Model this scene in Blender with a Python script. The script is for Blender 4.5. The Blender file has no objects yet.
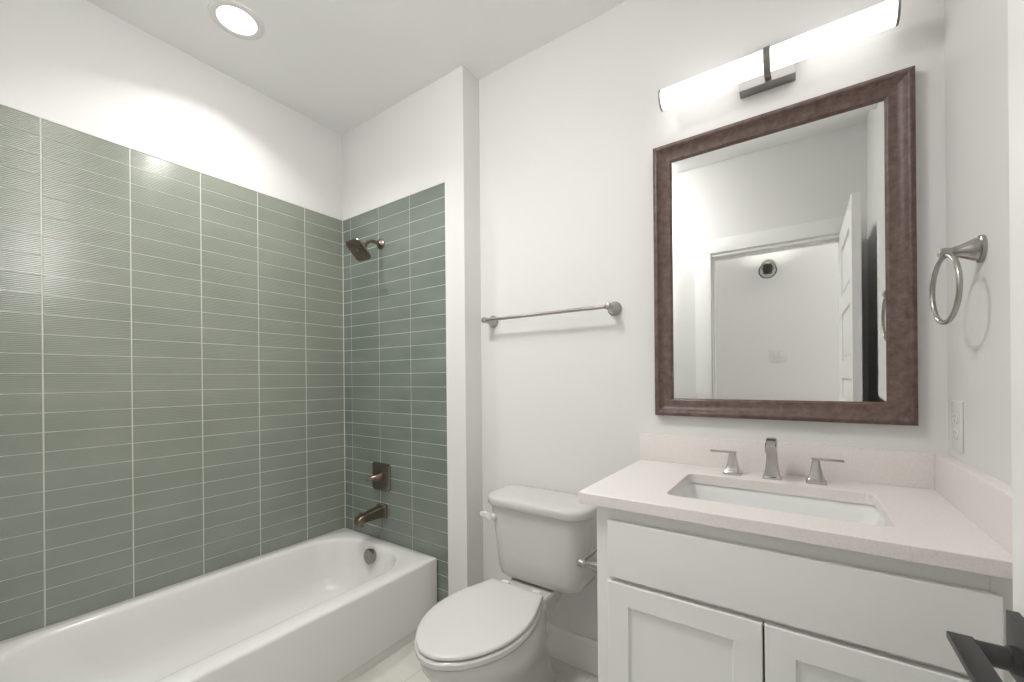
import bpy, bmesh, math, random
from mathutils import Vector, Matrix

random.seed(4)
C = bpy.context.scene.collection
SC = bpy.context.scene
PI = math.pi

# ------------------------------------------------------------------ camera, light, exposure
cam_d = bpy.data.cameras.new('camera'); cam = bpy.data.objects.new('camera', cam_d); C.objects.link(cam)
cam_d.sensor_width = 36.0
cam_d.lens = 414.94 / 1024 * 36.0
cam_d.shift_y = (379.13 - 341.0) / 1024
cam_d.clip_start = 0.01
TH = 0.606
cam.matrix_world = (Matrix.Translation((0, 0, 1.2375)) @ Matrix.Rotation(TH, 4, 'Z')
                    @ Matrix.Rotation(PI / 2, 4, 'X') @ Matrix.Rotation(-0.0089, 4, 'Z'))
SC.camera = cam

w = bpy.data.worlds.new('world'); SC.world = w; w.use_nodes = True
w.node_tree.nodes['Background'].inputs[0].default_value = (1.0, 0.985, 0.96, 1)
w.node_tree.nodes['Background'].inputs[1].default_value = 1.0

vs = SC.view_settings
vs.view_transform = 'Standard'; vs.look = 'None'; vs.gamma = 1.0; vs.exposure = 0.05
vs.use_curve_mapping = False

DOWNLIGHT_W = 5.0
TUBE_E = 2.15
FILL_W = 6.8
FILL_DOME_E = 50.0
HALL_FILL_W = 2.2
WARM = (1.0, 0.985, 0.965)

# ------------------------------------------------------------------ room measures (metres)
XL, XR = -2.296, 0.336          # left tiled wall, right wall
YT, YM = 1.505, 1.627           # tiled end wall of the alcove, mirror wall
YF, YFB = 0.02, -0.10           # doorway wall, both faces
XS = -1.3136                    # edge of the alcove's end wall
XE = -1.4326                    # edge of its tiles
ZC = 2.742                      # ceiling
ZT = 2.2184                     # top of the tiles
PZ, PX = 0.07267, 0.24868       # tile module
ZR = 0.341                      # tub rim
DX0, DX1, DZ = -0.505, 0.207, 2.105   # doorway
YH = -1.0                       # far wall of the hallway
HX0, HX1 = -2.4, 1.6

# ------------------------------------------------------------------ materials
def mat(name, col, rough=0.5, metal=0.0, spec=0.5, coat=0.0, coat_rough=0.05):
    m = bpy.data.materials.new(name); m.use_nodes = True
    b = m.node_tree.nodes['Principled BSDF']
    b.inputs['Base Color'].default_value = (*col, 1)
    b.inputs['Roughness'].default_value = rough
    b.inputs['Metallic'].default_value = metal
    b.inputs['Specular IOR Level'].default_value = spec
    b.inputs['Coat Weight'].default_value = coat
    b.inputs['Coat Roughness'].default_value = coat_rough
    return m

def noise(m, scale, stretch=(1, 1, 1), detail=3, rough=0.5):
    nt = m.node_tree
    tc = nt.nodes.new('ShaderNodeTexCoord'); mp = nt.nodes.new('ShaderNodeMapping')
    mp.inputs['Scale'].default_value = stretch
    n = nt.nodes.new('ShaderNodeTexNoise'); n.inputs['Scale'].default_value = scale
    n.inputs['Detail'].default_value = detail; n.inputs['Roughness'].default_value = rough
    nt.links.new(tc.outputs['Object'], mp.inputs[0]); nt.links.new(mp.outputs[0], n.inputs['Vector'])
    return n

def bump(m, src, strength, dist):
    nt = m.node_tree; bp = nt.nodes.new('ShaderNodeBump')
    bp.inputs['Strength'].default_value = strength; bp.inputs['Distance'].default_value = dist
    nt.links.new(src, bp.inputs['Height'])
    nt.links.new(bp.outputs[0], nt.nodes['Principled BSDF'].inputs['Normal'])

def ramp(m, src, stops, target='Base Color'):
    nt = m.node_tree; r = nt.nodes.new('ShaderNodeValToRGB')
    els = r.color_ramp.elements
    while len(els) < len(stops): els.new(0.5)
    for e, (p, c) in zip(els, stops):
        e.position = p; e.color = (*c, 1)
    nt.links.new(src, r.inputs[0])
    nt.links.new(r.outputs[0], nt.nodes['Principled BSDF'].inputs[target])
    return r

M = {}
M['paint'] = mat('wall_paint', (0.81, 0.806, 0.792), 0.55, spec=0.3)
n = noise(M['paint'], 130, detail=2); bump(M['paint'], n.outputs[0], 0.12, 0.002)
M['ceiling'] = mat('ceiling_paint', (0.93, 0.927, 0.918), 0.8, spec=0.2)
M['trim'] = mat('trim_paint', (0.90, 0.897, 0.885), 0.35)
M['cabinet'] = mat('cabinet_paint', (0.85, 0.845, 0.825), 0.35)
M['gap_shade'] = mat('painted_gap_shade', (0.10, 0.10, 0.10), 0.7)
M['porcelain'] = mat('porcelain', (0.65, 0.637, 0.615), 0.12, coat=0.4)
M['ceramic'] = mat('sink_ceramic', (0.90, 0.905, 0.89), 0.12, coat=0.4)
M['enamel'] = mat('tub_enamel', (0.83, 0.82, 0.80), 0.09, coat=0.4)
M['plastic'] = mat('white_plastic', (0.80, 0.79, 0.77), 0.25)
M['seat'] = mat('toilet_seat_plastic', (0.70, 0.69, 0.67), 0.22)
M['slot'] = mat('outlet_slot', (0.06, 0.06, 0.06), 0.6)
M['nickel'] = mat('brushed_nickel', (0.42, 0.40, 0.37), 0.27, 1.0)
M['dark_nickel'] = mat('brown_reflection_nickel', (0.26, 0.21, 0.175), 0.24, 1.0)  # brushed nickel with its dark brownish reflections put into the colour
M['chrome'] = mat('satin_chrome', (0.34, 0.335, 0.325), 0.2, 1.0)
M['black'] = mat('black_metal', (0.018, 0.018, 0.016), 0.36, 0.0, spec=0.6)
M['faucet'] = mat('polished_nickel', (0.56, 0.54, 0.51), 0.16, 1.0)
M['plate'] = mat('satin_plate', (0.30, 0.29, 0.28), 0.38, 1.0)
M['rubber'] = mat('nozzle_rubber', (0.16, 0.15, 0.14), 0.6)
M['mirror'] = mat('mirror_silver', (0.86, 0.87, 0.86), 0.0, 1.0)
M['grout'] = mat('grout', (0.66, 0.66, 0.60), 0.8)

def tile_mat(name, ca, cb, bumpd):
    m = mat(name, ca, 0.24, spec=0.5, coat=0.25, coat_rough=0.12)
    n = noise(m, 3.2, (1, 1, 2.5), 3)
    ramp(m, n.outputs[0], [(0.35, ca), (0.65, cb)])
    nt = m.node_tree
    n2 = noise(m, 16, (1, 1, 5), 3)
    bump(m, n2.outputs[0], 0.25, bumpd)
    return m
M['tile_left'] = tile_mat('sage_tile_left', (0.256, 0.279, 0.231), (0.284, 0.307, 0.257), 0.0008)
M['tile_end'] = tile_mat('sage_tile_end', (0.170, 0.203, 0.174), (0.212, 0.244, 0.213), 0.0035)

M['quartz'] = mat('quartz', (0.72, 0.655, 0.615), 0.4)
n = noise(M['quartz'], 260, detail=4, rough=0.7)
ramp(M['quartz'], n.outputs[0], [(0.30, (0.78, 0.725, 0.70)), (0.52, (0.84, 0.795, 0.77)), (0.75, (0.88, 0.84, 0.82))])

M['frame'] = mat('bronze_frame', (0.16, 0.11, 0.09), 0.42, spec=0.5)
n = noise(M['frame'], 45, (1, 1, 1), 6, 0.7)
ramp(M['frame'], n.outputs[0], [(0.3, (0.075, 0.046, 0.038)), (0.5, (0.135, 0.086, 0.073)), (0.7, (0.20, 0.135, 0.118))])
n2 = noise(M['frame'], 300, (1, 1, 1), 3); bump(M['frame'], n2.outputs[0], 0.25, 0.001)

def floor_mat():
    m = mat('floor_tile', (0.5, 0.48, 0.43), 0.35)
    nt = m.node_tree
    tc = nt.nodes.new('ShaderNodeTexCoord')
    mp = nt.nodes.new('ShaderNodeMapping'); mp.inputs['Location'].default_value = (0.17, 0.12, 0)
    mp.inputs['Rotation'].default_value = (0, 0, PI / 2)
    br = nt.nodes.new('ShaderNodeTexBrick')
    br.inputs['Scale'].default_value = 1.0
    br.inputs['Brick Width'].default_value = 0.61; br.inputs['Row Height'].default_value = 0.305
    br.inputs['Mortar Size'].default_value = 0.0022; br.inputs['Mortar Smooth'].default_value = 0.1
    br.inputs['Color1'].default_value = (0.74, 0.72, 0.65, 1)
    br.inputs['Color2'].default_value = (0.77, 0.75, 0.68, 1)
    br.inputs['Mortar'].default_value = (0.56, 0.54, 0.49, 1)
    nt.links.new(tc.outputs['Object'], mp.inputs[0]); nt.links.new(mp.outputs[0], br.inputs['Vector'])
    n = noise(m, 5, (1, 3, 1), 5)
    mx = nt.nodes.new('ShaderNodeMix'); mx.data_type = 'RGBA'; mx.blend_type = 'MULTIPLY'
    mx.inputs[0].default_value = 0.35
    nt.links.new(br.outputs['Color'], mx.inputs[6]); nt.links.new(n.outputs[1], mx.inputs[7])
    hs = nt.nodes.new('ShaderNodeHueSaturation'); hs.inputs['Saturation'].default_value = 0.0
    nt.links.new(n.outputs[1], hs.inputs['Color']); nt.links.new(hs.outputs[0], mx.inputs[7])
    g = nt.nodes.new('ShaderNodeGamma'); g.inputs[1].default_value = 0.8
    nt.links.new(mx.outputs[2], g.inputs[0])
    nt.links.new(g.outputs[0], nt.nodes['Principled BSDF'].inputs['Base Color'])
    return m
M['floor'] = floor_mat()

def emit(name, col, e):
    m = bpy.data.materials.new(name); m.use_nodes = True
    b = m.node_tree.nodes['Principled BSDF']
    b.inputs['Base Color'].default_value = (0.8, 0.8, 0.8, 1)
    b.inputs['Emission Color'].default_value = (*col, 1); b.inputs['Emission Strength'].default_value = e
    return m
M['tube'] = emit('lit_diffuser', (1.0, 0.975, 0.94), TUBE_E)
M['lens'] = emit('lit_lens', (1.0, 0.98, 0.95), 6.0)
M['fill_dome'] = emit('lit_fill_dome', (1.0, 0.985, 0.965), FILL_DOME_E)
M['bulb'] = emit('lit_bulb', (1.0, 0.95, 0.87), 380.0)
gl = bpy.data.materials.new('clear_glass'); gl.use_nodes = True
nt_ = gl.node_tree; nt_.nodes.remove(nt_.nodes['Principled BSDF'])
tr_n = nt_.nodes.new('ShaderNodeBsdfTransparent'); tr_n.inputs[0].default_value = (0.93, 0.94, 0.94, 1)
gs_n = nt_.nodes.new('ShaderNodeBsdfGlossy'); gs_n.inputs['Roughness'].default_value = 0.03
lw_n = nt_.nodes.new('ShaderNodeLayerWeight'); lw_n.inputs[0].default_value = 0.12
mx_n = nt_.nodes.new('ShaderNodeMixShader')
nt_.links.new(lw_n.outputs['Fresnel'], mx_n.inputs[0]); nt_.links.new(tr_n.outputs[0], mx_n.inputs[1]); nt_.links.new(gs_n.outputs[0], mx_n.inputs[2])
nt_.links.new(mx_n.outputs[0], nt_.nodes['Material Output'].inputs[0])
M['glass'] = gl

# ------------------------------------------------------------------ object helpers
def world_base(p):
    v = Vector((0, 0, 0))
    while p is not None:
        v += p.location; p = p.parent
    return v

def obj(name, bm, m, parent=None, smooth=35, at=None):
    """one bmesh -> one mesh object. Shapes are given in room coordinates."""
    bmesh.ops.recalc_face_normals(bm, faces=bm.faces)
    base = world_base(parent)
    loc = Vector(at) if at is not None else Vector((0, 0, 0))
    if parent is not None: loc = Vector((0, 0, 0))
    bmesh.ops.translate(bm, verts=bm.verts, vec=-(base + loc))
    me = bpy.data.meshes.new(name); bm.to_mesh(me); bm.free()
    ms = m if isinstance(m, (list, tuple)) else [m]
    for k in ms: me.materials.append(k)
    if smooth:
        me.polygons.foreach_set('use_smooth', [True] * len(me.polygons))
        me.set_sharp_from_angle(angle=math.radians(smooth))
    o = bpy.data.objects.new(name, me); C.objects.link(o)
    o.location = loc
    if parent is not None: o.parent = parent
    return o

def thing(name, label, cat, loc, group=None, kind=None):
    o = bpy.data.objects.new(name, None); C.objects.link(o); o.location = loc
    o.empty_display_size = 0.05
    if kind: o['kind'] = kind
    if label: o['label'] = label
    if cat: o['category'] = cat
    if group: o['group'] = group
    return o

def struct(name, bm, m, parent=None, smooth=0, label=None):
    o = obj(name, bm, m, parent, smooth)
    if parent is None: o['kind'] = 'structure'
    if label: o['label'] = label
    return o

def box(bm, x0, x1, y0, y1, z0, z1, bev=0.0, seg=2):
    r = bmesh.ops.create_cube(bm, size=1.0)
    vv = r['verts']
    for v in vv:
        v.co = Vector((x0 + (v.co.x + .5) * (x1 - x0), y0 + (v.co.y + .5) * (y1 - y0), z0 + (v.co.z + .5) * (z1 - z0)))
    if bev > 0:
        es = list({e for v in vv for e in v.link_edges})
        bmesh.ops.bevel(bm, geom=es, offset=bev, segments=seg, affect='EDGES', profile=0.6)
    return bm

def B(x0, x1, y0, y1, z0, z1, bev=0.0, seg=2):
    return box(bmesh.new(), x0, x1, y0, y1, z0, z1, bev, seg)

def loft(bm, rings, cap0=True, cap1=True, closed=True, mi=0):
    vr = [[bm.verts.new(p) for p in r] for r in rings]
    n = len(rings[0])
    for a, b in zip(vr, vr[1:]):
        for i in range(n if closed else n - 1):
            j = (i + 1) % n
            try:
                f = bm.faces.new((a[i], a[j], b[j], b[i])); f.material_index = mi
            except ValueError: pass
    if cap0: bm.faces.new(vr[0])
    if cap1: bm.faces.new(vr[-1])
    return vr

def rrect(cx, cy, hx, hy, r, z, nc=8, ns=6):
    """rounded rectangle in XY, same count whatever the radius; r scalar or 4 (x+y+, x-y+, x-y-, x+y-)"""
    rs = r if isinstance(r, (list, tuple)) else [r] * 4
    corners = [(1, 1, 0), (-1, 1, 90), (-1, -1, 180), (1, -1, 270)]
    pts = []
    arcs = []
    for (sx, sy, a0), rr in zip(corners, rs):
        rx = ry = rr
        ox, oy = cx + sx * (hx - rr), cy + sy * (hy - rr)
        arcs.append([(ox + rr * math.cos(math.radians(a0 + 90 * k / nc)), oy + rr * math.sin(math.radians(a0 + 90 * k / nc))) for k in range(nc + 1)])
    for i in range(4):
        pts += arcs[i]
        a = arcs[i][-1]; b = arcs[(i + 1) % 4][0]
        for k in range(1, ns): pts.append((a[0] + (b[0] - a[0]) * k / ns, a[1] + (b[1] - a[1]) * k / ns))
    return [Vector((x, y, z)) for x, y in pts]

def revolve(bm, origin, axis, prof, n=32, cap0=True, cap1=True, mi=0):
    """prof: list of (distance along axis, radius)"""
    axis = Vector(axis).normalized(); q = axis.to_track_quat('Z', 'Y'); o = Vector(origin)
    rings = []
    for d, r in prof:
        rings.append([o + q @ Vector((r * math.cos(2 * PI * k / n), r * math.sin(2 * PI * k / n), d)) for k in range(n)])
    return loft(bm, rings, cap0, cap1, mi=mi)

def sweep(bm, pts, rad, n=16, section=None, up=(0, 0, 1), cap=True, closed=False):
    """tube (or a section in its own (side, up) plane) along points"""
    pts = [Vector(p) for p in pts]
    rings = []
    N = len(pts)
    for i, p in enumerate(pts):
        if closed: t = (pts[(i + 1) % N] - pts[i - 1]).normalized()
        else: t = (pts[min(i + 1, N - 1)] - pts[max(i - 1, 0)]).normalized()
        u = Vector(up); s = t.cross(u)
        if s.length < 1e-4: s = t.cross(Vector((0, 1, 0)))
        s.normalize(); u2 = s.cross(t).normalized()
        r = rad[i] if isinstance(rad, (list, tuple)) else rad
        if section: rings.append([p + s * a * r + u2 * b * r for a, b in section])
        else: rings.append([p + s * r * math.cos(2 * PI * k / n) + u2 * r * math.sin(2 * PI * k / n) for k in range(n)])
    if closed:
        rings.append(rings[0])
        loft(bm, rings, False, False)
        bmesh.ops.remove_doubles(bm, verts=bm.verts, dist=1e-6)
    else: loft(bm, rings, cap, cap)

def arc_pts(c, r, a0, a1, n, plane='yz'):
    out = []
    for k in range(n + 1):
        a = math.radians(a0 + (a1 - a0) * k / n)
        if plane == 'yz': out.append((c[0], c[1] + r * math.cos(a), c[2] + r * math.sin(a)))
        elif plane == 'xz': out.append((c[0] + r * math.cos(a), c[1], c[2] + r * math.sin(a)))
        else: out.append((c[0] + r * math.cos(a), c[1] + r * math.sin(a), c[2]))
    return out

# ------------------------------------------------------------------ the room shell
struct('floor', B(XL - .12, XR + .12, YFB, YM + .12, -0.06, 0), M['floor'])
struct('ceiling', B(XL - .12, XR + .12, YFB, YM + .12, ZC, ZC + 0.06), M['ceiling'])

wl = struct('wall_left', B(XL - .12, XL - .008, YFB, YM + .12, 0, ZC), M['paint'])
struct('plaster', B(XL - .008, XL, YF, YT, ZT, ZC), M['paint'], wl)
wb = struct('wall_back', B(XL - .008, XR + .12, YM, YM + .12, 0, ZC), M['paint'])
bm = bmesh.new()                                   # end wall of the tub alcove
box(bm, XL - .008, XE, YT + .008, YM, 0, ZC)
box(bm, XL, XE, YT, YT + .008, ZT, ZC)
box(bm, XE, XS, YT, YM, 0, ZC)
wa = struct('wall_alcove', bm, M['paint'])
struct('wall_right', B(XR, XR + .12, YFB, YM + .12, 0, ZC), M['paint'])
bm = bmesh.new()
box(bm, XL - .12, DX0, YFB, YF, 0, ZC); box(bm, DX1 + .006, XR, YFB, YF, 0, ZC); box(bm, DX0, DX1 + .006, YFB, YF, DZ, ZC)
struct('wall_front', bm, M['paint'])

# ribbed tiles, every one a raised bar with its own bevelled edge, over the grout
def tile_field(cols, rows, plane, facing, u_cols, amp, ribs, face):
    """plane 'x': tiles on a wall of constant x, u = y. plane 'y': constant y, u = x. facing: +1 / -1 outward sign"""
    bm = bmesh.new()
    g = 0.0015; e = 0.0008
    def P(u, z, h): return Vector((face + facing * h, u, z)) if plane == 'x' else Vector((u, face + facing * h, z))
    nseg = ribs * 5
    for (u0, u1) in u_cols:
        for (z0, z1) in rows:
            a, b = u0 + g, u1 - g; lo, hi = z0 + g, z1 - g
            jit = random.uniform(-1, 1) * 0.0001
            tilt = random.uniform(-1, 1) * 0.00012
            prof = [(lo, -0.006), (lo, -0.0012)]
            for k in range(nseg + 1):
                t = k / nseg
                zz = lo + e + (hi - lo - 2 * e) * t
                prof.append((zz, -amp * (0.5 - 0.5 * math.cos(2 * PI * ribs * t)) + jit + tilt * (2 * t - 1)))
            prof += [(hi, -0.0012), (hi, -0.006)]
            va = [bm.verts.new(P(a + (e if 1 < i < len(prof) - 2 else 0), z, h)) for i, (z, h) in enumerate(prof)]
            vb = [bm.verts.new(P(b - (e if 1 < i < len(prof) - 2 else 0), z, h)) for i, (z, h) in enumerate(prof)]
            for i in range(len(prof) - 1):
                bm.faces.new((va[i], vb[i], vb[i + 1], va[i + 1]))
            oa = [bm.verts.new(P(a, z, -0.006)) for z, h in prof]; ob = [bm.verts.new(P(b, z, -0.006)) for z, h in prof]
            for i in range(len(prof) - 1):
                bm.faces.new((oa[i], va[i], va[i + 1], oa[i + 1])); bm.faces.new((vb[i], ob[i], ob[i + 1], vb[i + 1]))
    return bm
rows = [(max(ZT - PZ * (k + 1), 0.002), ZT - PZ * k) for k in range(31) if ZT - PZ * k > 0.01]
rows_l = [r for r in rows if r[1] > ZR - .02]
G0 = YT - 0.2373
ys = [YT - .001, G0, G0 - PX, G0 - 2 * PX, G0 - 3 * PX, G0 - 4 * PX, G0 - 5 * PX, YF + .008]
ycols = [(max(b, YF + .008), a) for a, b in zip(ys, ys[1:]) if a - b > .01]
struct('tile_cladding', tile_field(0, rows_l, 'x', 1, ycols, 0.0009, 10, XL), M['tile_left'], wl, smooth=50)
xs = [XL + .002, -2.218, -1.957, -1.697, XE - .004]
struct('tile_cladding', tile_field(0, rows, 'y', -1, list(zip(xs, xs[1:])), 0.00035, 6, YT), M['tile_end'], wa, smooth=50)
struct('grout', B(XL - .0075, XL - .00142, YF, YT + .006, ZR - .02, ZT), M['grout'], wl)
struct('grout', B(XL - .004, XE, YT + .0015, YT + .0075, 0.0, ZT), M['grout'], wa)
struct('tile_edge', B(XE - .004, XE, YT - .0015, YT + .002, 0.0, ZT, .0005), M['trim'], wa)

# baseboards
def base(name, segs):
    bm = bmesh.new()
    for (x0, x1, y0, y1, ax) in segs:
        h = 0.1345; t = 0.015
        if ax == 'y-':      # board on a wall facing -y
            pr = [(y1, 0), (y1 - t, 0), (y1 - t, h - .014), (y1 - t * .45, h - .003), (y1 - t * .4, h), (y1, h)]
            loft(bm, [[Vector((x0, p, q)) for p, q in pr], [Vector((x1, p, q)) for p, q in pr]])
        if ax == 'x+':
            pr = [(x0, 0), (x0 + t, 0), (x0 + t, h - .014), (x0 + t * .45, h - .003), (x0 + t * .4, h), (x0, h)]
            loft(bm, [[Vector((p, y0, q)) for p, q in pr], [Vector((p, y1, q)) for p, q in pr]])
        if ax == 'x-':
            pr = [(x1, 0), (x1 - t, 0), (x1 - t, h - .014), (x1 - t * .45, h - .003), (x1 - t * .4, h), (x1, h)]
            loft(bm, [[Vector((p, y0, q)) for p, q in pr], [Vector((p, y1, q)) for p, q in pr]])
        if ax == 'y+':
            pr = [(y0, 0), (y0 + t, 0), (y0 + t, h - .014), (y0 + t * .45, h - .003), (y0 + t * .4, h), (y0, h)]
            loft(bm, [[Vector((x0, p, q)) for p, q in pr], [Vector((x1, p, q)) for p, q in pr]])
    o = obj(name, bm, M['trim'], None, 30); o['kind'] = 'structure'
base('baseboard_back', [(XS + .001, -0.472, YM, YM, 'y-'), ])
base('baseboard_alcove', [(XS, XS, YT, YM - .016, 'x+'), (XE + .002, XS + .0145, YT, YT, 'y-')])
base('baseboard_front', [(-1.51, DX0 - .112, YF, YF, 'y+')])
base('baseboard_right', [(XR, XR, .05, 1.08, 'x-')])

# doorway casing and jamb
bm = bmesh.new()
cw = 0.108
box(bm, DX0 - cw, DX0 - .004, YF, YF + .012, 0, DZ + .004, .002)
box(bm, DX0 - cw, DX1 + .09, YF, YF + .012, DZ + .004, DZ + .10, .002)
box(bm, DX1 + .04, DX1 + .09, YF, YF + .012, 0, DZ + .003, .002)
tr = obj('trim_1', bm, M['trim'], None, 30); tr['kind'] = 'structure'
bm = bmesh.new()
box(bm, DX0, DX0 + .003, YFB, YF + .002, 0, DZ); box(bm, DX0, DX1 + .004, YFB, YF + .002, DZ - .018, DZ)
box(bm, DX0 + .003, DX0 + .012, YFB + .03, YF - .04, 0, DZ - .03, .002); box(bm, DX0 + .003, DX1, YFB + .03, YF - .04, DZ - .03, DZ - .018, .002)
box(bm, DX1, DX1 + .006, YFB, YF - .0, 0, DZ - .018)
tr = obj('trim_2', bm, M['trim'], None, 30); tr['kind'] = 'structure'

# the open door leaf with its black lever
LX0, LX1, LY0, LY1 = 0.2045, 0.2395, 0.034, 0.737
door = thing('door_1', None, None, (LX0, LY0, 0), kind='structure')
bm = bmesh.new()
lz0, lz1 = 0.012, 2.092
box(bm, LX0 + .009, LX1 - .009, LY0 + .02, LY1 - .02, lz0 + .02, lz1 - .02)
sw = 0.11
box(bm, LX0, LX1, LY0, LY0 + sw, lz0, lz1, .001, 1); box(bm, LX0, LX1, LY1 - sw, LY1, lz0, lz1, .001, 1)
ph = (lz1 - lz0 - 0.12 - 0.19 - 4 * 0.095) / 5
z = lz0; rails = [(lz0, lz0 + .19)]; z = lz0 + .19
for k in range(5):
    z += ph
    rails.append((z, z + (.095 if k < 4 else .12))); z += .095
for a, b in rails:
    box(bm, LX0 + .0002, LX1 - .0002, LY0 + sw - .002, LY1 - sw + .002, a, min(b, lz1), .0)
for (a, b), (c, d) in zip(rails, rails[1:]):
    box(bm, LX0 + .004, LX1 - .004, LY0 + sw + .028, LY1 - sw - .028, b + .028, c - .028, .004, 2)
leaf = obj('door_leaf', bm, M['trim'], door, 30)
HYc, HZc = 0.674, 0.923
h = bmesh.new()
rr = []
for x, s in ((LX0 - .0005, .034), (LX0 - .010, .034), (LX0 - .0105, .0335), (LX0 - .014, .014)):
    rr.append([Vector((x, HYc + .010 + sy * s, HZc + .009 + sz * s)) for sy, sz in ((-1, -1), (1, -1), (1, 1), (-1, 1))])
loft(h, rr)
rose = obj('rose', h, M['black'], door, 20)
h = bmesh.new()
revolve(h, (LX0 - .012, HYc, HZc + .0065), (-1, 0, 0), [(0, .0145), (.008, .0145), (.010, .0118), (.0325, .0118)], 28)
obj('neck', h, M['black'], door, 30)
h = bmesh.new()
box(h, 0.1385, 0.1605, HYc - 0.115, HYc + 0.0125, HZc + .0085, HZc + .0165, .0012)
obj('door_handle', h, M['black'], door, 25)

# hallway beyond the doorway (seen in the mirror)
struct('floor_hallway', B(HX0, HX1, YH - .1, YFB, -0.06, 0), M['floor'])
struct('ceiling_hallway', B(HX0, HX1, YH - .1, YFB, ZC, ZC + .06), M['ceiling'])
struct('wall_hallway', B(HX0, HX1, YH - .1, YH, 0, ZC), M['paint'])
base('baseboard_hallway', [(HX0, HX1, YH, YH, 'y+')])

# ------------------------------------------------------------------ bathtub
tub = thing('bathtub', 'white alcove bathtub with a flat apron beneath the sage green tiles', 'bathtub', ((XL + -1.518) / 2, (YF + YT) / 2, 0))
TX0, TX1, TY0, TY1 = XL + .002, -1.510, YF + .004, YT - .003
tcx, tcy = (TX0 + TX1) / 2, (TY0 + TY1) / 2; thx, thy = (TX1 - TX0) / 2, (TY1 - TY0) / 2
bm = bmesh.new()
R = []
def tr_(z, ins, r, ins_front=None):
    f = ins if ins_front is None else ins_front
    x0, x1 = TX0 + ins, TX1 - f
    return rrect((x0 + x1) / 2, tcy, (x1 - x0) / 2, thy - ins, r, z, 10, 14)
R.append(tr_(0.0, 0.0, .004, .010)); R.append(tr_(0.040, 0.0, .004, .010)); R.append(tr_(0.046, 0.0, .004, .002))
R.append(tr_(0.052, 0.0, .004, 0)); R.append(tr_(ZR - .012, 0.0, .006)); R.append(tr_(ZR - .004, 0.001, .007, .002)); R.append(tr_(ZR, 0.005, .008, .008))
BX0, BX1, BY0, BY1 = -2.228, -1.600, 0.12, 1.437
def basin(z, ix, iy, iyfar, r_end, r_near):
    x0, x1, y0, y1 = BX0 + ix, BX1 - ix, BY0 + iyfar, BY1 - iy
    return rrect((x0 + x1) / 2, (y0 + y1) / 2, (x1 - x0) / 2, (y1 - y0) / 2, [r_end, r_end, r_near, r_near], z, 10, 14)
R.append(basin(ZR - .000, -.012, -.012, -.012, .225, .19))
R.append(basin(ZR - .0015, -.004, -.004, -.004, .22, .185))
R.append(basin(ZR - .006, .003, .003, .004, .215, .18))
R.append(basin(ZR - .016, .008, .008, .012, .21, .175))
R.append(basin(ZR - .06, .015, .014, .035, .20, .17))
R.append(basin(ZR - .13, .026, .026, .09, .185, .16))
R.append(basin(0.14, .038, .040, .15, .17, .15))
R.append(basin(0.10, .055, .060, .19, .155, .14))
R.append(basin(0.078, .085, .09, .23, .13, .12))
R.append(basin(0.070, .13, .14, .28, .10, .10))
R.append(basin(0.066, .22, .24, .40, .07, .07))
loft(bm, R, True, True)
obj('tub_body', bm, M['enamel'], tub, 62)
h = bmesh.new()
ovc = Vector((-1.925, BY1 - .016, .282)); ovn = Vector((0, -1, .06)).normalized()
revolve(h, ovc, ovn, [(-.012, .036), (.012, .036), (.013, .041), (.024, .041), (.0265, .038), (.0268, .012), (.0255, 0.0115)], 36)
for k in range(10):
    a = 2 * PI * k / 10
    q = ovn.to_track_quat('Z', 'Y')
    p = ovc + q @ Vector((.026 * math.cos(a), .026 * math.sin(a), .026))
    revolve(h, p, ovn, [(0, .0035), (.0018, .003)], 10)
o_ = obj('overflow_plate', h, M['chrome'], tub, 30); o_['label'] = 'round chrome overflow cover'
h = bmesh.new(); revolve(h, (-1.925, 1.12, .064), (0, 0, 1), [(0, .034), (.004, .034), (.006, .030), (.006, .015), (.014, .014), (.015, .010)], 28)
obj('drain', h, M['chrome'], tub, 30)

# ------------------------------------------------------------------ shower fittings
HX = -1.932
sh = thing('wall_shower', 'nickel square shower head on a short bent arm high on the tiles', 'shower head', (HX, YT, 2.005))
h = bmesh.new(); revolve(h, (HX, YT + .001, 2.005), (0, -1, 0), [(0, .031), (.006, .031), (.014, .024), (.020, .014), (.024, .011)], 32)
obj('flange', h, M['dark_nickel'], sh, 30)
h = bmesh.new()
ap = [(HX, YT - .01, 2.005), (HX, YT - .05, 2.006)] + [(HX, YT - .05 - .06 * math.sin(math.radians(a)), 2.006 - .06 * (1 - math.cos(math.radians(a)))) for a in (10, 20, 30, 40, 48)]
lastp = Vector(ap[-1]); d = Vector((0, -math.cos(math.radians(48)), -math.sin(math.radians(48))))
ap.append(tuple(lastp + d * .022))
sweep(h, ap, .0098, 16, up=(1, 0, 0)); obj('arm', h, M['dark_nickel'], sh, 40)
# ball joint and face
hn = Vector((0, -math.cos(math.radians(45)), -math.sin(math.radians(45))))
hc = Vector((HX + .002, YT - .150, 1.932))
jb = lastp + d * .018
h = bmesh.new()
ax = (hc - hn * .012 - jb); L = ax.length
revolve(h, jb, ax, [(-.006, .010), (0, .015), (.010, .0165), (.018, .013), (L * .6, .015), (L, .030)], 28)
obj('swivel', h, M['dark_nickel'], sh, 40)
ux = Vector((1, 0, 0)); uy = ux.cross(hn).normalized()
def sq(hs, off, c=.45):
    out = []
    for k in range(48):
        a = 2 * PI * k / 48
        ca, sa = math.cos(a), math.sin(a)
        e = 0.42
        x = hs * math.copysign(abs(ca) ** e, ca); y = hs * math.copysign(abs(sa) ** e, sa)
        out.append(hc + ux * x + uy * y + hn * off)
    return out
h = bmesh.new()
loft(h, [sq(.026, -.018), sq(.052, -.012), sq(.0605, -.007), sq(.063, -.002), sq(.062, .002), sq(.058, .0035), sq(.056, .002)])
fh = obj('head_shell', h, M['dark_nickel'], sh, 40)
h = bmesh.new()
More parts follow.
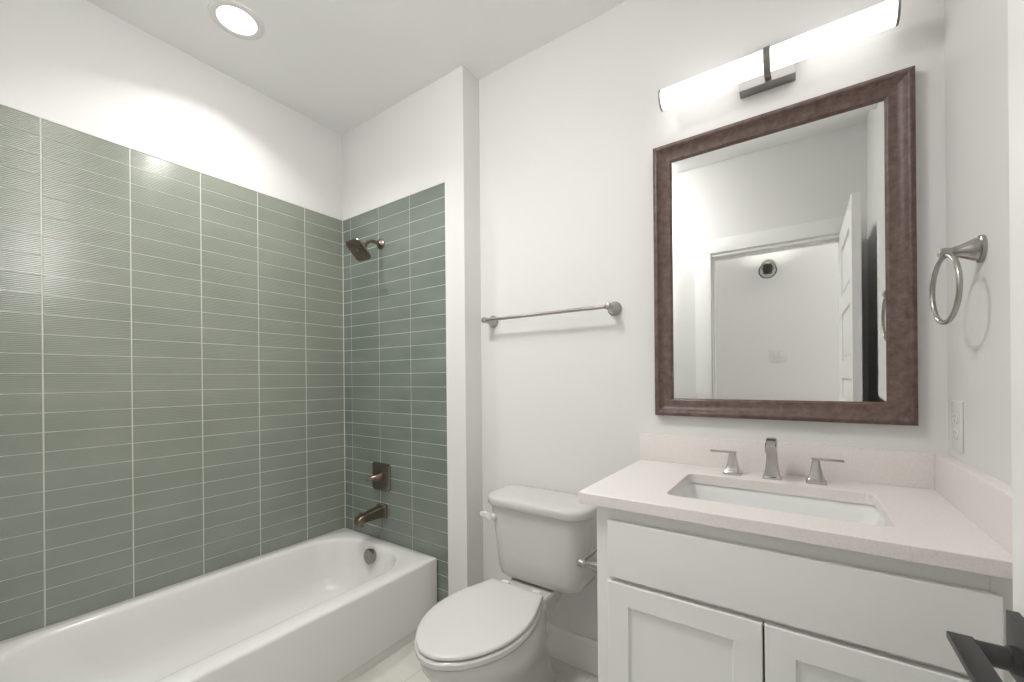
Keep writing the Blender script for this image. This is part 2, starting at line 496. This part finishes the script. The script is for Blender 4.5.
revolve(h, hc + hn * .0015, hn, [(0, .011), (.004, .010), (.0045, .004)], 20)
for ring, cnt in ((.018, 10), (.030, 16), (.042, 22)):
    for k in range(cnt):
        a = 2 * PI * k / cnt
        revolve(h, hc + ux * ring * math.cos(a) + uy * ring * math.sin(a) + hn * .0015, hn, [(0, .0024), (.003, .0018)], 8)
obj('nozzles', h, M['rubber'], sh, 30)

sv = thing('shower_valve', 'nickel square shower valve with a single lever above the tub spout', 'shower valve', (-1.938, YT, .695))
vc = (-1.943, .695)
def xz_rr(cx, cz, s, r, y):
    return [Vector((p.x, y, p.y)) for p in rrect(cx, cz, s, s, r, 0, 6, 2)]
h = bmesh.new(); loft(h, [xz_rr(vc[0], vc[1], .076, .014, YT + .001), xz_rr(vc[0], vc[1], .076, .014, YT - .006), xz_rr(vc[0], vc[1], .069, .013, YT - .010), xz_rr(vc[0], vc[1], .030, .012, YT - .0125)])
obj('escutcheon', h, M['dark_nickel'], sv, 30)
h = bmesh.new(); revolve(h, (vc[0], YT - .011, vc[1]), (0, -1, 0), [(0, .026), (.010, .025), (.022, .019), (.038, .017), (.042, .014)], 28)
obj('hub', h, M['dark_nickel'], sv, 35)
h = bmesh.new(); sweep(h, [(vc[0], YT - .040, vc[1] + .003), (vc[0] - .008, YT - .055, vc[1]), (vc[0] - .018, YT - .070, vc[1] - .004), (vc[0] - .030, YT - .082, vc[1] - .009)], [.013, .012, .010, .006], 16)
obj('lever', h, M['dark_nickel'], sv, 40)

sp = thing('tub_spout', 'nickel tub spout on the green tiles under the shower valve', 'spout', (-1.935, YT, .505))
h = bmesh.new()
sec = lambda cy, cz, hw, hh, r: [Vector((-1.935 + p.x, cy, cz + p.y)) for p in rrect(0, 0, hw, hh, r, 0, 5, 2)]
loft(h, [sec(YT + .001, .503, .038, .040, .008), sec(YT - .010, .503, .038, .040, .008), sec(YT - .014, .503, .033, .035, .010), sec(YT - .035, .503, .028, .030, .010),
         sec(YT - .08, .500, .027, .026, .009), sec(YT - .125, .494, .026, .024, .010), sec(YT - .160, .489, .025, .023, .011), sec(YT - .172, .486, .020, .016, .010)])
obj('spout_body', h, M['dark_nickel'], sp, 35)
h = bmesh.new(); revolve(h, (-1.935, YT - .148, .480), (0, 0, -1), [(0, .016), (.022, .0165), (.025, .014)], 24)
obj('outlet_collar', h, M['dark_nickel'], sp, 35)
h = bmesh.new(); revolve(h, (-1.935, YT - .150, .507), (0, 0, 1), [(0, .004), (.014, .004), (.016, .008), (.022, .008), (.024, .005)], 18)
obj('diverter_knob', h, M['dark_nickel'], sp, 35)

# ------------------------------------------------------------------ towel bar
TBZ, TBY = 1.520, YM - .070
tb = thing('towel_bar', 'long brushed nickel towel bar on the white wall above the toilet', 'towel bar', (-.925, YM, TBZ))
h = bmesh.new(); sweep(h, [(-1.232, TBY, TBZ), (-.617, TBY, TBZ)], .0078, 16, up=(0, 1, 0)); obj('bar', h, M['nickel'], tb, 40)
for px in (-1.234, -.615):
    h = bmesh.new()
    revolve(h, (px, YM + .0005, TBZ), (0, -1, 0), [(0, .029), (.006, .029), (.008, .025), (.014, .0245), (.030, .017), (.052, .0115), (.058, .012), (.064, .0145), (.078, .0145), (.084, .011), (.086, .005)], 32)
    obj('post', h, M['nickel'], tb, 35)

# ------------------------------------------------------------------ toilet
TC = -0.902
to = thing('toilet', 'white two-piece toilet with closed lid between tub and vanity', 'toilet', (TC, 1.25, 0))
half = [(0.0, 1.328), (.114, 1.327), (.123, 1.308), (.145, 1.25), (.164, 1.19), (.174, 1.13), (.175, 1.075), (.167, 1.02), (.150, .972), (.127, .930), (.098, .894), (.063, .866), (.031, .850), (0.0, .845)]
def catmull(ps, m):
    out = []
    for i in range(len(ps) - 1):
        p0 = ps[max(i - 1, 0)]; p1 = ps[i]; p2 = ps[i + 1]; p3 = ps[min(i + 2, len(ps) - 1)]
        for k in range(m):
            t = k / m
            f = lambda a, b, c, d: .5 * ((2 * b) + (-a + c) * t + (2 * a - 5 * b + 4 * c - d) * t * t + (-a + 3 * b - 3 * c + d) * t ** 3)
            out.append((f(p0[0], p1[0], p2[0], p3[0]), f(p0[1], p1[1], p2[1], p3[1])))
    out.append(ps[-1]); return out
hs_ = half[:1] + [(.06, 1.326)] + half[1:]
prof_r = catmull(hs_, 4)
egg0 = [(x, y) for x, y in prof_r] + [(-x, y) for x, y in prof_r[-2:0:-1]]
def egg(z, s=0.0, sx=1.0, yfront=None, yback=None, dy=0):
    """offset outline inward by s, optionally remapped between new front and back"""
    out = []
    cy = 1.10
    for x, y in egg0:
        L = math.hypot(x, (y - cy)) or 1
        xx = x - s * x / L; yy = y - s * (y - cy) / L
        if yfront is not None:
            t = (yy - .845) / (1.326 - .845); yy = yfront + t * (yback - yfront)
        out.append(Vector((TC + xx * sx, yy + dy, z)))
    return out
bm = bmesh.new()
loft(bm, [egg(0.0, 0, .62, 1.02, 1.49), egg(.012, 0, .63, 1.01, 1.495), egg(.022, 0, .60, 1.02, 1.49), egg(.05, 0, .54, 1.045, 1.48), egg(.12, 0, .53, 1.05, 1.46), egg(.18, 0, .60, 1.02, 1.44),
          egg(.24, 0, .75, .965, 1.42), egg(.29, 0, .87, .915, 1.38), egg(.33, 0, .94, .88, 1.37), egg(.36, 0, .97, .862, 1.36), egg(.385, 0, .985, .856, 1.352), egg(.392, .003, .985, .856, 1.352),
          egg(.395, .010, .98, .858, 1.35), egg(.395, .06, .95, .86, 1.34)])
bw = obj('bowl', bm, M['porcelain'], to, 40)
bm = bmesh.new()       # the deck that carries the tank, running down to the trapway
loft(bm, [rrect(TC, 1.33, .070, .08, .03, .0), rrect(TC, 1.33, .068, .08, .03, .22), rrect(TC, 1.36, .074, .10, .03, .29), rrect(TC, 1.41, .086, .13, .03, .34),
          rrect(TC, 1.445, .099, .150, .03, .372), rrect(TC, 1.445, .104, .152, .03, .392), rrect(TC, 1.445, .100, .148, .028, .399)])
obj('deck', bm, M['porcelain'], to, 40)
bm = bmesh.new(); loft(bm, [egg(.3975, .014), egg(.3995, .004), egg(.403, .0), egg(.417, -.001), egg(.4215, .003), egg(.423, .012)])
obj('seat', bm, M['seat'], to, 40)
bm = bmesh.new(); loft(bm, [egg(.4260, .012), egg(.4270, .006), egg(.4295, .003), egg(.4350, .003), egg(.4385, .0055), egg(.4405, .012), egg(.4420, .035), egg(.4427, .08)])
obj('lid', bm, M['seat'], to, 40)
for s in (-1, 1):
    bm = bmesh.new(); loft(bm, [rrect(TC + s * .072, 1.346, .020, .014, .007, z_, 4, 2) for z_ in (.399, .424)] + [rrect(TC + s * .072, 1.346, .016, .010, .006, .429, 4, 2)])
    obj('hinge', bm, M['plastic'], to, 40)
    bm = bmesh.new(); revolve(bm, (TC + s * .128, 1.33, .0), (0, 0, 1), [(0, .016), (.016, .015), (.024, .009), (.026, .003)], 18)
    obj('bolt_cap', bm, M['plastic'], to, 40)
TK = -.885
bm = bmesh.new()
def tank(z, hw, yf, rf, yb=1.605):
    return rrect(TK, (yf + yb) / 2, hw, (yb - yf) / 2, [.025, .025, rf, rf], z, 10, 6)
loft(bm, [tank(.402, .145, 1.445, .05, 1.57), tank(.406, .170, 1.425, .06, 1.59), tank(.419, .190, 1.410, .07, 1.60), tank(.445, .199, 1.403, .075), tank(.50, .204, 1.400, .075), tank(.58, .213, 1.396, .078),
          tank(.66, .223, 1.391, .08), tank(.700, .229, 1.388, .082), tank(.708, .229, 1.388, .082)])
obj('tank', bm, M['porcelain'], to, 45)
bm = bmesh.new()
def lidr(z, ins): return rrect(TK, (1.371 + 1.615) / 2, .2445 - ins, .122 - ins, [.04, .04, .095 - ins * .5, .095 - ins * .5], z, 12, 6)
loft(bm, [lidr(.7075, .010), lidr(.709, .004), lidr(.713, .001), lidr(.733, .0), lidr(.741, .003), lidr(.7455, .009), lidr(.7475, .020), lidr(.749, .05)])
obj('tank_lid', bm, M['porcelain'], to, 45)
bm = bmesh.new()
revolve(bm, (TK - 0.179, 1.392, .659), (0, -1, 0), [(-.004, .013), (.010, .013), (.014, .010)], 20)
sweep(bm, [(TK - 0.179, 1.376, .657), (TK - 0.184, 1.370, .667), (TK - 0.196, 1.366, .671), (TK - 0.211, 1.364, .672), (TK - 0.226, 1.362, .671)], [.009, .010, .010, .0095, .008], 14, section=[(.7, -.9), (.7, .9), (-.7, .9), (-.7, -.9)])
obj('flush_lever', bm, M['plastic'], to, 50)

# ------------------------------------------------------------------ vanity cabinet
VX0, VX1, VY = -.4705, XR - .001, 1.089
va = thing('vanity_cabinet', 'white shaker vanity cabinet under the beige stone countertop', 'cabinet', ((VX0 + VX1) / 2, 1.35, 0))
bm = bmesh.new()
box(bm, VX0, VX0 + .018, VY + .018, YM - .001, .0, .8895); box(bm, VX1 - .018, VX1, VY + .018, YM - .001, .0, .8895)
box(bm, VX0 + .018, VX1 - .018, VY + .05, YM - .001, .10, .118); box(bm, VX0 + .018, VX1 - .018, YM - .012, YM - .001, .118, .8895)
box(bm, VX0 + .018, VX1 - .018, VY + .06, VY + .075, 0, .10)
obj('carcass', bm, M['cabinet'], va, 30)
bm = bmesh.new()
box(bm, VX0, VX0 + .060, VY, VY + .018, .0, .8895, .001, 1); box(bm, VX1 - .060, VX1, VY, VY + .018, .0, .8895, .001, 1)
box(bm, VX0 + .060, VX1 - .060, VY + .0002, VY + .018, .838, .8895); box(bm, VX0 + .060, VX1 - .060, VY + .0002, VY + .018, .675, .716); box(bm, VX0 + .060, VX1 - .060, VY + .0002, VY + .018, .10, .13)
obj('face_frame', bm, M['cabinet'], va, 30)
FY0 = VY - .0185
bm = B(-.4325, .2875, FY0, VY - .0005, .7015, .8530, .004, 3)
obj('drawer_front', bm, M['cabinet'], va, 30)
def shaker(x0, x1, z0, z1, st):
    bm = bmesh.new()
    # frame: rings around the panel recess
    def rg(ix, y): return [Vector((x0 + ix, y, z0 + ix)), Vector((x1 - ix, y, z0 + ix)), Vector((x1 - ix, y, z1 - ix)), Vector((x0 + ix, y, z1 - ix))]
    loft(bm, [rg(0, VY - .0005), rg(0, FY0 + .003), rg(.001, FY0 + .001), rg(.003, FY0), rg(st, FY0), rg(st + .003, FY0 + .005), rg(st + .005, FY0 + .0085)])
    return bm
for x0, x1 in ((-.4335, -.0720), (-.0680, .2875)):
    obj('door', shaker(x0, x1, .125, .6895, .0565), M['cabinet'], va, 25)
bm = B(-.0765, -.0635, VY + .0, VY + .006, .13, .676)
obj('door_gap_shade', bm, M['gap_shade'], va, 0)  # dark strip painted as the shade between the two doors

# ------------------------------------------------------------------ countertop with splashes, undermount sink
ZK, KT = .9205, .030
KX0, KX1, KY0, KY1 = -.5125, XR - .0005, 1.0586, YM - .0005
ct = thing('countertop', 'pale beige quartz countertop on the white vanity cabinet with the sink cut into it', 'countertop', ((KX0 + KX1) / 2, 1.35, ZK - KT))
SKX, SKY, SHX, SHY = -.0700, 1.3150, .2330, .1500
bm = bmesh.new()
kc = ((KX0 + KX1) / 2, (KY0 + KY1) / 2); kh = ((KX1 - KX0) / 2, (KY1 - KY0) / 2)
def ko(z, i): return rrect(kc[0], kc[1], kh[0] - i, kh[1] - i, .0015, z, 5, 8)
def ki(z, i): return rrect(SKX, SKY, SHX - i, SHY - i, .022, z, 5, 8)
loft(bm, [ko(ZK - KT, .001), ko(ZK - KT + .001, 0), ko(ZK - .0015, 0), ko(ZK, .0015), ki(ZK, -.0012), ki(ZK - .0012, 0), ki(ZK - KT, 0), ko(ZK - KT, .001)], False, False)
bmesh.ops.remove_doubles(bm, verts=bm.verts, dist=1e-5)
obj('slab', bm, M['quartz'], ct, 30)
def splash(name, bm, loc, label):
    o = obj(name, bm, M['quartz'], None, 30, at=loc); o['label'] = label; o['category'] = 'backsplash'
splash('backsplash', B(KX0, KX1, YM - .0205, YM - .0005, ZK + .0002, 1.0215, .0015), ((KX0 + KX1) / 2, YM - .01, ZK), 'long low beige quartz backsplash strip on the wall below the mirror')
splash('side_splash', B(XR - .0310, XR - .0005, KY0 + .001, YM - .021, ZK + .0002, 1.0225, .0015), (XR - .015, 1.34, ZK), 'low beige quartz side splash on the right wall below the outlet')
sk = thing('sink', 'white rectangular undermount sink set into the beige countertop', 'sink', (SKX, SKY, ZK - KT - .15))
bm = bmesh.new()
def si(z, i, r=.03): return rrect(SKX, SKY, SHX + .006 - i, SHY + .006 - i, r, z, 6, 8)
loft(bm, [si(ZK - KT - .0005, -.018, .04), si(ZK - KT - .0005, 0, .026), si(ZK - KT - .006, .002, .026), si(.86, .006, .03), si(.80, .016, .04), si(.775, .028, .045), si(.763, .045, .045), si(.758, .07, .04), si(.7545, .12, .02),
          si(.742, .12, .02), si(.745, .05, .05), si(.765, .018, .05), si(.80, .002, .05), si(.86, -.006, .045), si(ZK - KT - .010, -.018, .04), si(ZK - KT - .0005, -.018, .04)], False, False)
bmesh.ops.remove_doubles(bm, verts=bm.verts, dist=1e-5)
be = [e for e in bm.edges if len(e.link_faces) == 1]
bmesh.ops.holes_fill(bm, edges=be, sides=0)
obj('basin', bm, M['ceramic'], sk, 45)
bm = bmesh.new(); revolve(bm, (SKX, SKY + .02, .7535), (0, 0, 1), [(0, .023), (.003, .023), (.005, .020), (.004, .012), (.007, .011)], 24)
obj('drain', bm, M['nickel'], sk, 35)

# faucet: a spout and two lever handles
fa = thing('faucet', 'brushed nickel widespread faucet with two lever handles behind the sink', 'faucet', (-.0725, 1.531, ZK))
def sqr(cx, cy, z, hx, hy, r): return rrect(cx, cy, hx, hy, r, z, 3, 1)
FYc = 1.532
bm = bmesh.new()
loft(bm, [sqr(-.0725, FYc, ZK, .0255, .0255, .003), sqr(-.0725, FYc, ZK + .005, .0255, .0255, .003), sqr(-.0725, FYc, ZK + .008, .022, .022, .003), sqr(-.0725, FYc - .001, ZK + .025, .0185, .0185, .003),
          sqr(-.0725, FYc - .002, ZK + .05, .0155, .0165, .003), sqr(-.0725, FYc - .003, ZK + .085, .0140, .0165, .003), sqr(-.0725, FYc - .004, ZK + .108, .0140, .018, .003)])
# arm reaching over the basin
def fsec(y, z0, z1, hw=.0145): return [Vector((-.0725 + a * hw, y, b)) for a, b in ((-1, z0), (1, z0), (1, z1 - .003), (.82, z1), (-.82, z1), (-1, z1 - .003))]
loft(bm, [fsec(FYc + .014, ZK + .098, ZK + .118), fsec(FYc + .004, ZK + .096, ZK + .126), fsec(FYc - .02, ZK + .096, ZK + .128), fsec(FYc - .045, ZK + .096, ZK + .125), fsec(FYc - .068, ZK + .092, ZK + .118), fsec(FYc - .080, ZK + .090, ZK + .110)])
sp_ = obj('spout', bm, M['faucet'], fa, 28)
for hx_, s in ((-.183, -1), (.0385, 1)):
    bm = bmesh.new()
    loft(bm, [sqr(hx_, FYc, ZK, .0255, .0255, .003), sqr(hx_, FYc, ZK + .005, .0255, .0255, .003), sqr(hx_, FYc, ZK + .008, .0225, .0225, .003), sqr(hx_, FYc, ZK + .025, .0165, .0165, .003),
              sqr(hx_, FYc, ZK + .048, .0120, .0120, .003), sqr(hx_, FYc, ZK + .064, .0095, .0095, .003), sqr(hx_, FYc, ZK + .068, .006, .006, .002)])
    hb = obj('handle', bm, M['faucet'], fa, 28)
    bm = bmesh.new()
    xa, xb = hx_ - s * .011, hx_ + s * .066
    box(bm, min(xa, xb), max(xa, xb), FYc - .0065, FYc + .0065, ZK + .0675, ZK + .0738, .0012)
    obj('lever', bm, M['faucet'], hb, 28)

# ------------------------------------------------------------------ framed mirror
MX0, MX1, MZ0, MZ1 = -.451, .2725, 1.0965, 2.1055
mr = thing('wall_mirror', 'rectangular mirror in a mottled dark brown frame above the sink', 'mirror', ((MX0 + MX1) / 2, YM, MZ0))
def fr(i, hgt):
    return [Vector((MX0 + i, YM - hgt, MZ0 + i)), Vector((MX1 - i, YM - hgt, MZ0 + i)), Vector((MX1 - i, YM - hgt, MZ1 - i)), Vector((MX0 + i, YM - hgt, MZ1 - i))]
bm = bmesh.new()
prof = [(0, .0003), (0, .026), (.001, .0285), (.010, .034), (.0135, .0345), (.0165, .033), (.019, .0295), (.028, .0235), (.040, .0185), (.052, .0160), (.0565, .0158), (.0585, .0148), (.0600, .0120), (.0625, .0112), (.0640, .0085), (.0640, .0003), (0, .0003)]
loft(bm, [fr(a, b) for a, b in prof], False, False)
bmesh.ops.remove_doubles(bm, verts=bm.verts, dist=1e-6)
obj('frame', bm, M['frame'], mr, 22)
bm = bmesh.new()
loft(bm, [fr(.0638, .0010), fr(.0638, .0070), fr(.0640 + .018, .0080)], True, True)
g_ = obj('mirror_glass', bm, M['mirror'], mr, 0)

# ------------------------------------------------------------------ vanity light
vl = thing('vanity_light', 'horizontal glowing tube light with nickel mount above the mirror', 'wall light', (-.083, YM, 2.23))
TYc, TZc, TR = YM - .092, 2.232, .033
obj('backplate', B(-.160, -.003, YM - .045, YM - .0005, 2.193, 2.305, .002), M['plate'], vl, 30)
bm = bmesh.new(); revolve(bm, (-.398, TYc, TZc), (1, 0, 0), [(0.0, TR), (.622, TR)], 40); obj('diffuser', bm, M['tube'], vl, 30)
for xx in (-.4025, .2235):
    bm = bmesh.new(); revolve(bm, (xx, TYc, TZc), (1, 0, 0), [(0.0, TR + .001), (.0005, TR + .0016), (.0055, TR + .0016), (.006, TR + .001)], 40)
    obj('end_cap', bm, M['plate'], vl, 30)
bm = bmesh.new()
st = [(-.0765, YM - .044, 2.203), (-.0765, TYc + .012, 2.1935)] + [(-.0765, TYc + (TR + .004) * math.cos(math.radians(a)), TZc + (TR + .004) * math.sin(math.radians(a))) for a in range(-75, -211, -15)] + [(-.0765, TYc - .008, TZc + TR + .004)]
sweep(bm, st, 1.0, section=[(.0075, -.003), (.0075, .003), (-.0075, .003), (-.0075, -.003)], up=(1, 0, 0.001))
bm.free(); bm = bmesh.new()
rings = []
for i, p in enumerate(st):
    a = Vector(st[max(i - 1, 0)]); b = Vector(st[min(i + 1, len(st) - 1)]); t = (b - a).normalized(); nn = Vector((1, 0, 0)).cross(t).normalized()
    p = Vector(p); rings.append([p + Vector((s * .009, 0, 0)) + nn * q * .0025 for s, q in ((-1, -1), (1, -1), (1, 1), (-1, 1))])
loft(bm, rings)
obj('bracket', bm, M['plate'], vl, 30)

# ------------------------------------------------------------------ towel ring, outlet, paper holder
tg = thing('towel_ring', 'brushed nickel towel ring hanging on the right wall beside the mirror', 'towel ring', (XR, 1.352, 1.518))
bm = bmesh.new(); revolve(bm, (XR + .0005, 1.352, 1.518), (-1, 0, 0), [(0, .030), (.007, .030), (.009, .0255), (.014, .025), (.034, .015), (.050, .0105), (.054, .011), (.062, .0125), (.068, .011), (.071, .005)], 32)
obj('post', bm, M['nickel'], tg, 35)
rc = Vector((.2765, 1.352, 1.435)); rd = Vector((-math.sin(math.radians(5.5)), math.cos(math.radians(5.5)), 0))
bm = bmesh.new()
pts = [rc + rd * .074 * math.cos(2 * PI * k / 64) + Vector((0, 0, .076 * math.sin(2 * PI * k / 64))) for k in range(64)]
sweep(bm, pts, .0052, 14, up=tuple(Vector((rd.y, -rd.x, 0))), closed=True)
obj('ring', bm, M['nickel'], tg, 60)

ol = thing('wall_outlet', 'white duplex outlet plate on the right wall above the side splash', 'outlet', (XR, 1.530, 1.105))
bm = B(XR - .006, XR - .0003, 1.492, 1.568, 1.042, 1.170, .002, 2); obj('plate', bm, M['plastic'], ol, 30)
for zc in (1.086, 1.128):
    bm = bmesh.new()
    loft(bm, [[Vector((xx, 1.530 + p.x, zc + p.y)) for p in rrect(0, 0, .0175 - i, .0145 - i, .012 - i, 0, 5, 1)] for xx, i in ((XR - .0055, 0), (XR - .0078, 0), (XR - .0084, .0008))])
    rc_ = obj('socket', bm, M['plastic'], ol, 30)
    bm = bmesh.new()
    box(bm, XR - .0086, XR - .0080, 1.5225, 1.5243, zc - .001, zc + .008); box(bm, XR - .0086, XR - .0080, 1.5357, 1.5375, zc - .001, zc + .008)
    revolve(bm, (XR - .0080, 1.530, zc - .007), (-1, 0, 0), [(0, .0025), (.0006, .0025)], 10)
    obj('slots', bm, M['slot'], rc_, 0)

tp = thing('toilet_paper_holder', 'brushed nickel paper holder on the vanity side beside the toilet', 'paper holder', (VX0, 1.28, .652))
for yy in (1.205, 1.365):
    bm = bmesh.new(); revolve(bm, (VX0 + .0003, yy, .652), (-1, 0, 0), [(0, .030), (.007, .030), (.009, .0265), (.016, .026), (.050, .0175), (.075, .0105), (.086, .0072), (.090, .010), (.100, .0125), (.110, .0125), (.116, .0095), (.118, .004)], 28)
    obj('post', bm, M['nickel'], tp, 35)
bm = bmesh.new(); sweep(bm, [(-.576, 1.205, .652), (-.576, 1.365, .652)], .0085, 16); obj('roller_bar', bm, M['nickel'], tp, 40)

# ------------------------------------------------------------------ downlight over the tub
DLX, DLY = -1.912, .775
dl = thing('recessed_downlight', 'round glowing recessed downlight in the ceiling over the tub', 'ceiling light', (DLX, DLY, ZC))
bm = bmesh.new()
revolve(bm, (DLX, DLY, ZC - .0003), (0, 0, -1), [(0, .099), (.003, .0985), (.006, .093), (.007, .080), (.0045, .0705), (.0, .0695)], 48, False, False)
obj('trim_ring', bm, M['plastic'], dl, 30)
bm = bmesh.new(); revolve(bm, (DLX, DLY, ZC - .0003), (0, 0, -1), [(0, .0703), (.0035, .0703)], 48); obj('lens', bm, M['lens'], dl, 30)
def area(name, loc, rot, size, power, col=WARM, shape='DISK', size_y=None, spread=PI):
    l = bpy.data.lights.new(name, 'AREA'); l.shape = shape; l.size = size; l.energy = power; l.color = col; l.spread = spread
    if size_y: l.size_y = size_y
    o = bpy.data.objects.new(name, l); C.objects.link(o); o.location = loc; o.rotation_euler = rot; return o
area('downlight_beam', (DLX, DLY, ZC - .010), (0, 0, 0), .10, DOWNLIGHT_W, spread=math.radians(128))

# added flush lamp, unseen above the camera, to brighten the bathroom
for (fx, fy, fw, flab) in ((-1.0, .45, FILL_W, 'added round white fill lamp, unseen on the bathroom ceiling'),):
    fl = thing('added_fill_lamp', flab, 'ceiling light', (fx, fy, ZC))
    bm = bmesh.new(); revolve(bm, (fx, fy, ZC - .0003), (0, 0, -1), [(0, .145), (.012, .145), (.014, .140), (.0125, .136)], 48, True, False); obj('rim', bm, M['nickel'], fl, 30)
    bm = bmesh.new(); revolve(bm, (fx, fy, ZC - .0125), (0, 0, -1), [(0, .139), (.025, .136), (.048, .120), (.064, .08), (.070, .03)], 48); obj('diffuser', bm, M['fill_dome'], fl, 50)
    area('fill_lamp_beam', (fx, fy, ZC - .080), (0, 0, 0), .24, fw, spread=math.radians(150))

# ------------------------------------------------------------------ hallway sconce and switch plate (seen in the mirror)
SX, SY, SZ = -.216, YH, 2.15
sc = thing('wall_sconce', 'hallway wall sconce with a clear globe and dark cup, seen in the mirror', 'wall light', (SX, SY, SZ))
bm = bmesh.new(); revolve(bm, (SX, SY - .0005, SZ + .05), (0, 1, 0), [(0, .055), (.012, .055), (.020, .045), (.022, .012)], 32)
sweep(bm, [(SX, SY + .02, SZ + .05), (SX, SY + .07, SZ + .05), (SX, SY + .10, SZ + .045)], .008, 12, up=(1, 0, 0))
obj('wall_bracket', bm, M['nickel'], sc, 35)
bm = bmesh.new(); revolve(bm, (SX, SY + .10, SZ - .040), (0, 0, 1), [(0, .012), (.004, .030), (.030, .036), (.080, .038), (.081, .036), (.030, .033), (.008, .026)], 28)
obj('socket_cup', bm, M['black'], sc, 35)
bm = bmesh.new()
gp = [(.0, .028)] + [(.064 - .068 * math.cos(math.radians(a)), .068 * math.sin(math.radians(a))) for a in range(30, 151, 12)] + [(.126, .026)]
gp2 = [(d_, r_ - .0025) for d_, r_ in gp[::-1]]
revolve(bm, (SX, SY + .10, SZ + .055), (0, 0, -1), gp + gp2, 36, False, False)
obj('globe_shade', bm, M['glass'], sc, 60)
bm = bmesh.new(); revolve(bm, (SX, SY + .10, SZ + .040), (0, 0, -1), [(0, .006), (.008, .018), (.022, .023), (.036, .018), (.050, .010)], 20)
obj('bulb', bm, M['bulb'], sc, 60)
swp = thing('switch_plate', 'white double light switch plate on the hallway wall, seen in the mirror', 'light switch', (-.148, YH, 1.425))
bm = B(-.208, -.088, YH + .0003, YH + .006, 1.367, 1.483, .002); obj('plate', bm, M['plastic'], swp, 30)
for xx in (-.171, -.125):
    obj('rocker', B(xx - .0165, xx + .0165, YH + .0055, YH + .0105, 1.392, 1.458, .002), M['plastic'], swp, 30)

# added ceiling lamps, out of view, that give the hallway more light
for hx in (-1.2, .55):
    f = thing('added_hallway_lamp', 'added round fill lamp, unseen on the hallway ceiling' + (' left of the doorway' if hx < 0 else ' right of the doorway'), 'ceiling light', (hx, -.55, ZC))
    bm = bmesh.new(); revolve(bm, (hx, -.55, ZC - .0003), (0, 0, -1), [(0, .10), (.02, .10), (.03, .09), (.035, .05)], 32); obj('diffuser', bm, M['lens'], f, 40)
    area('hallway_fill_beam', (hx, -.55, ZC - .045), (0, 0, 0), .18, HALL_FILL_W)
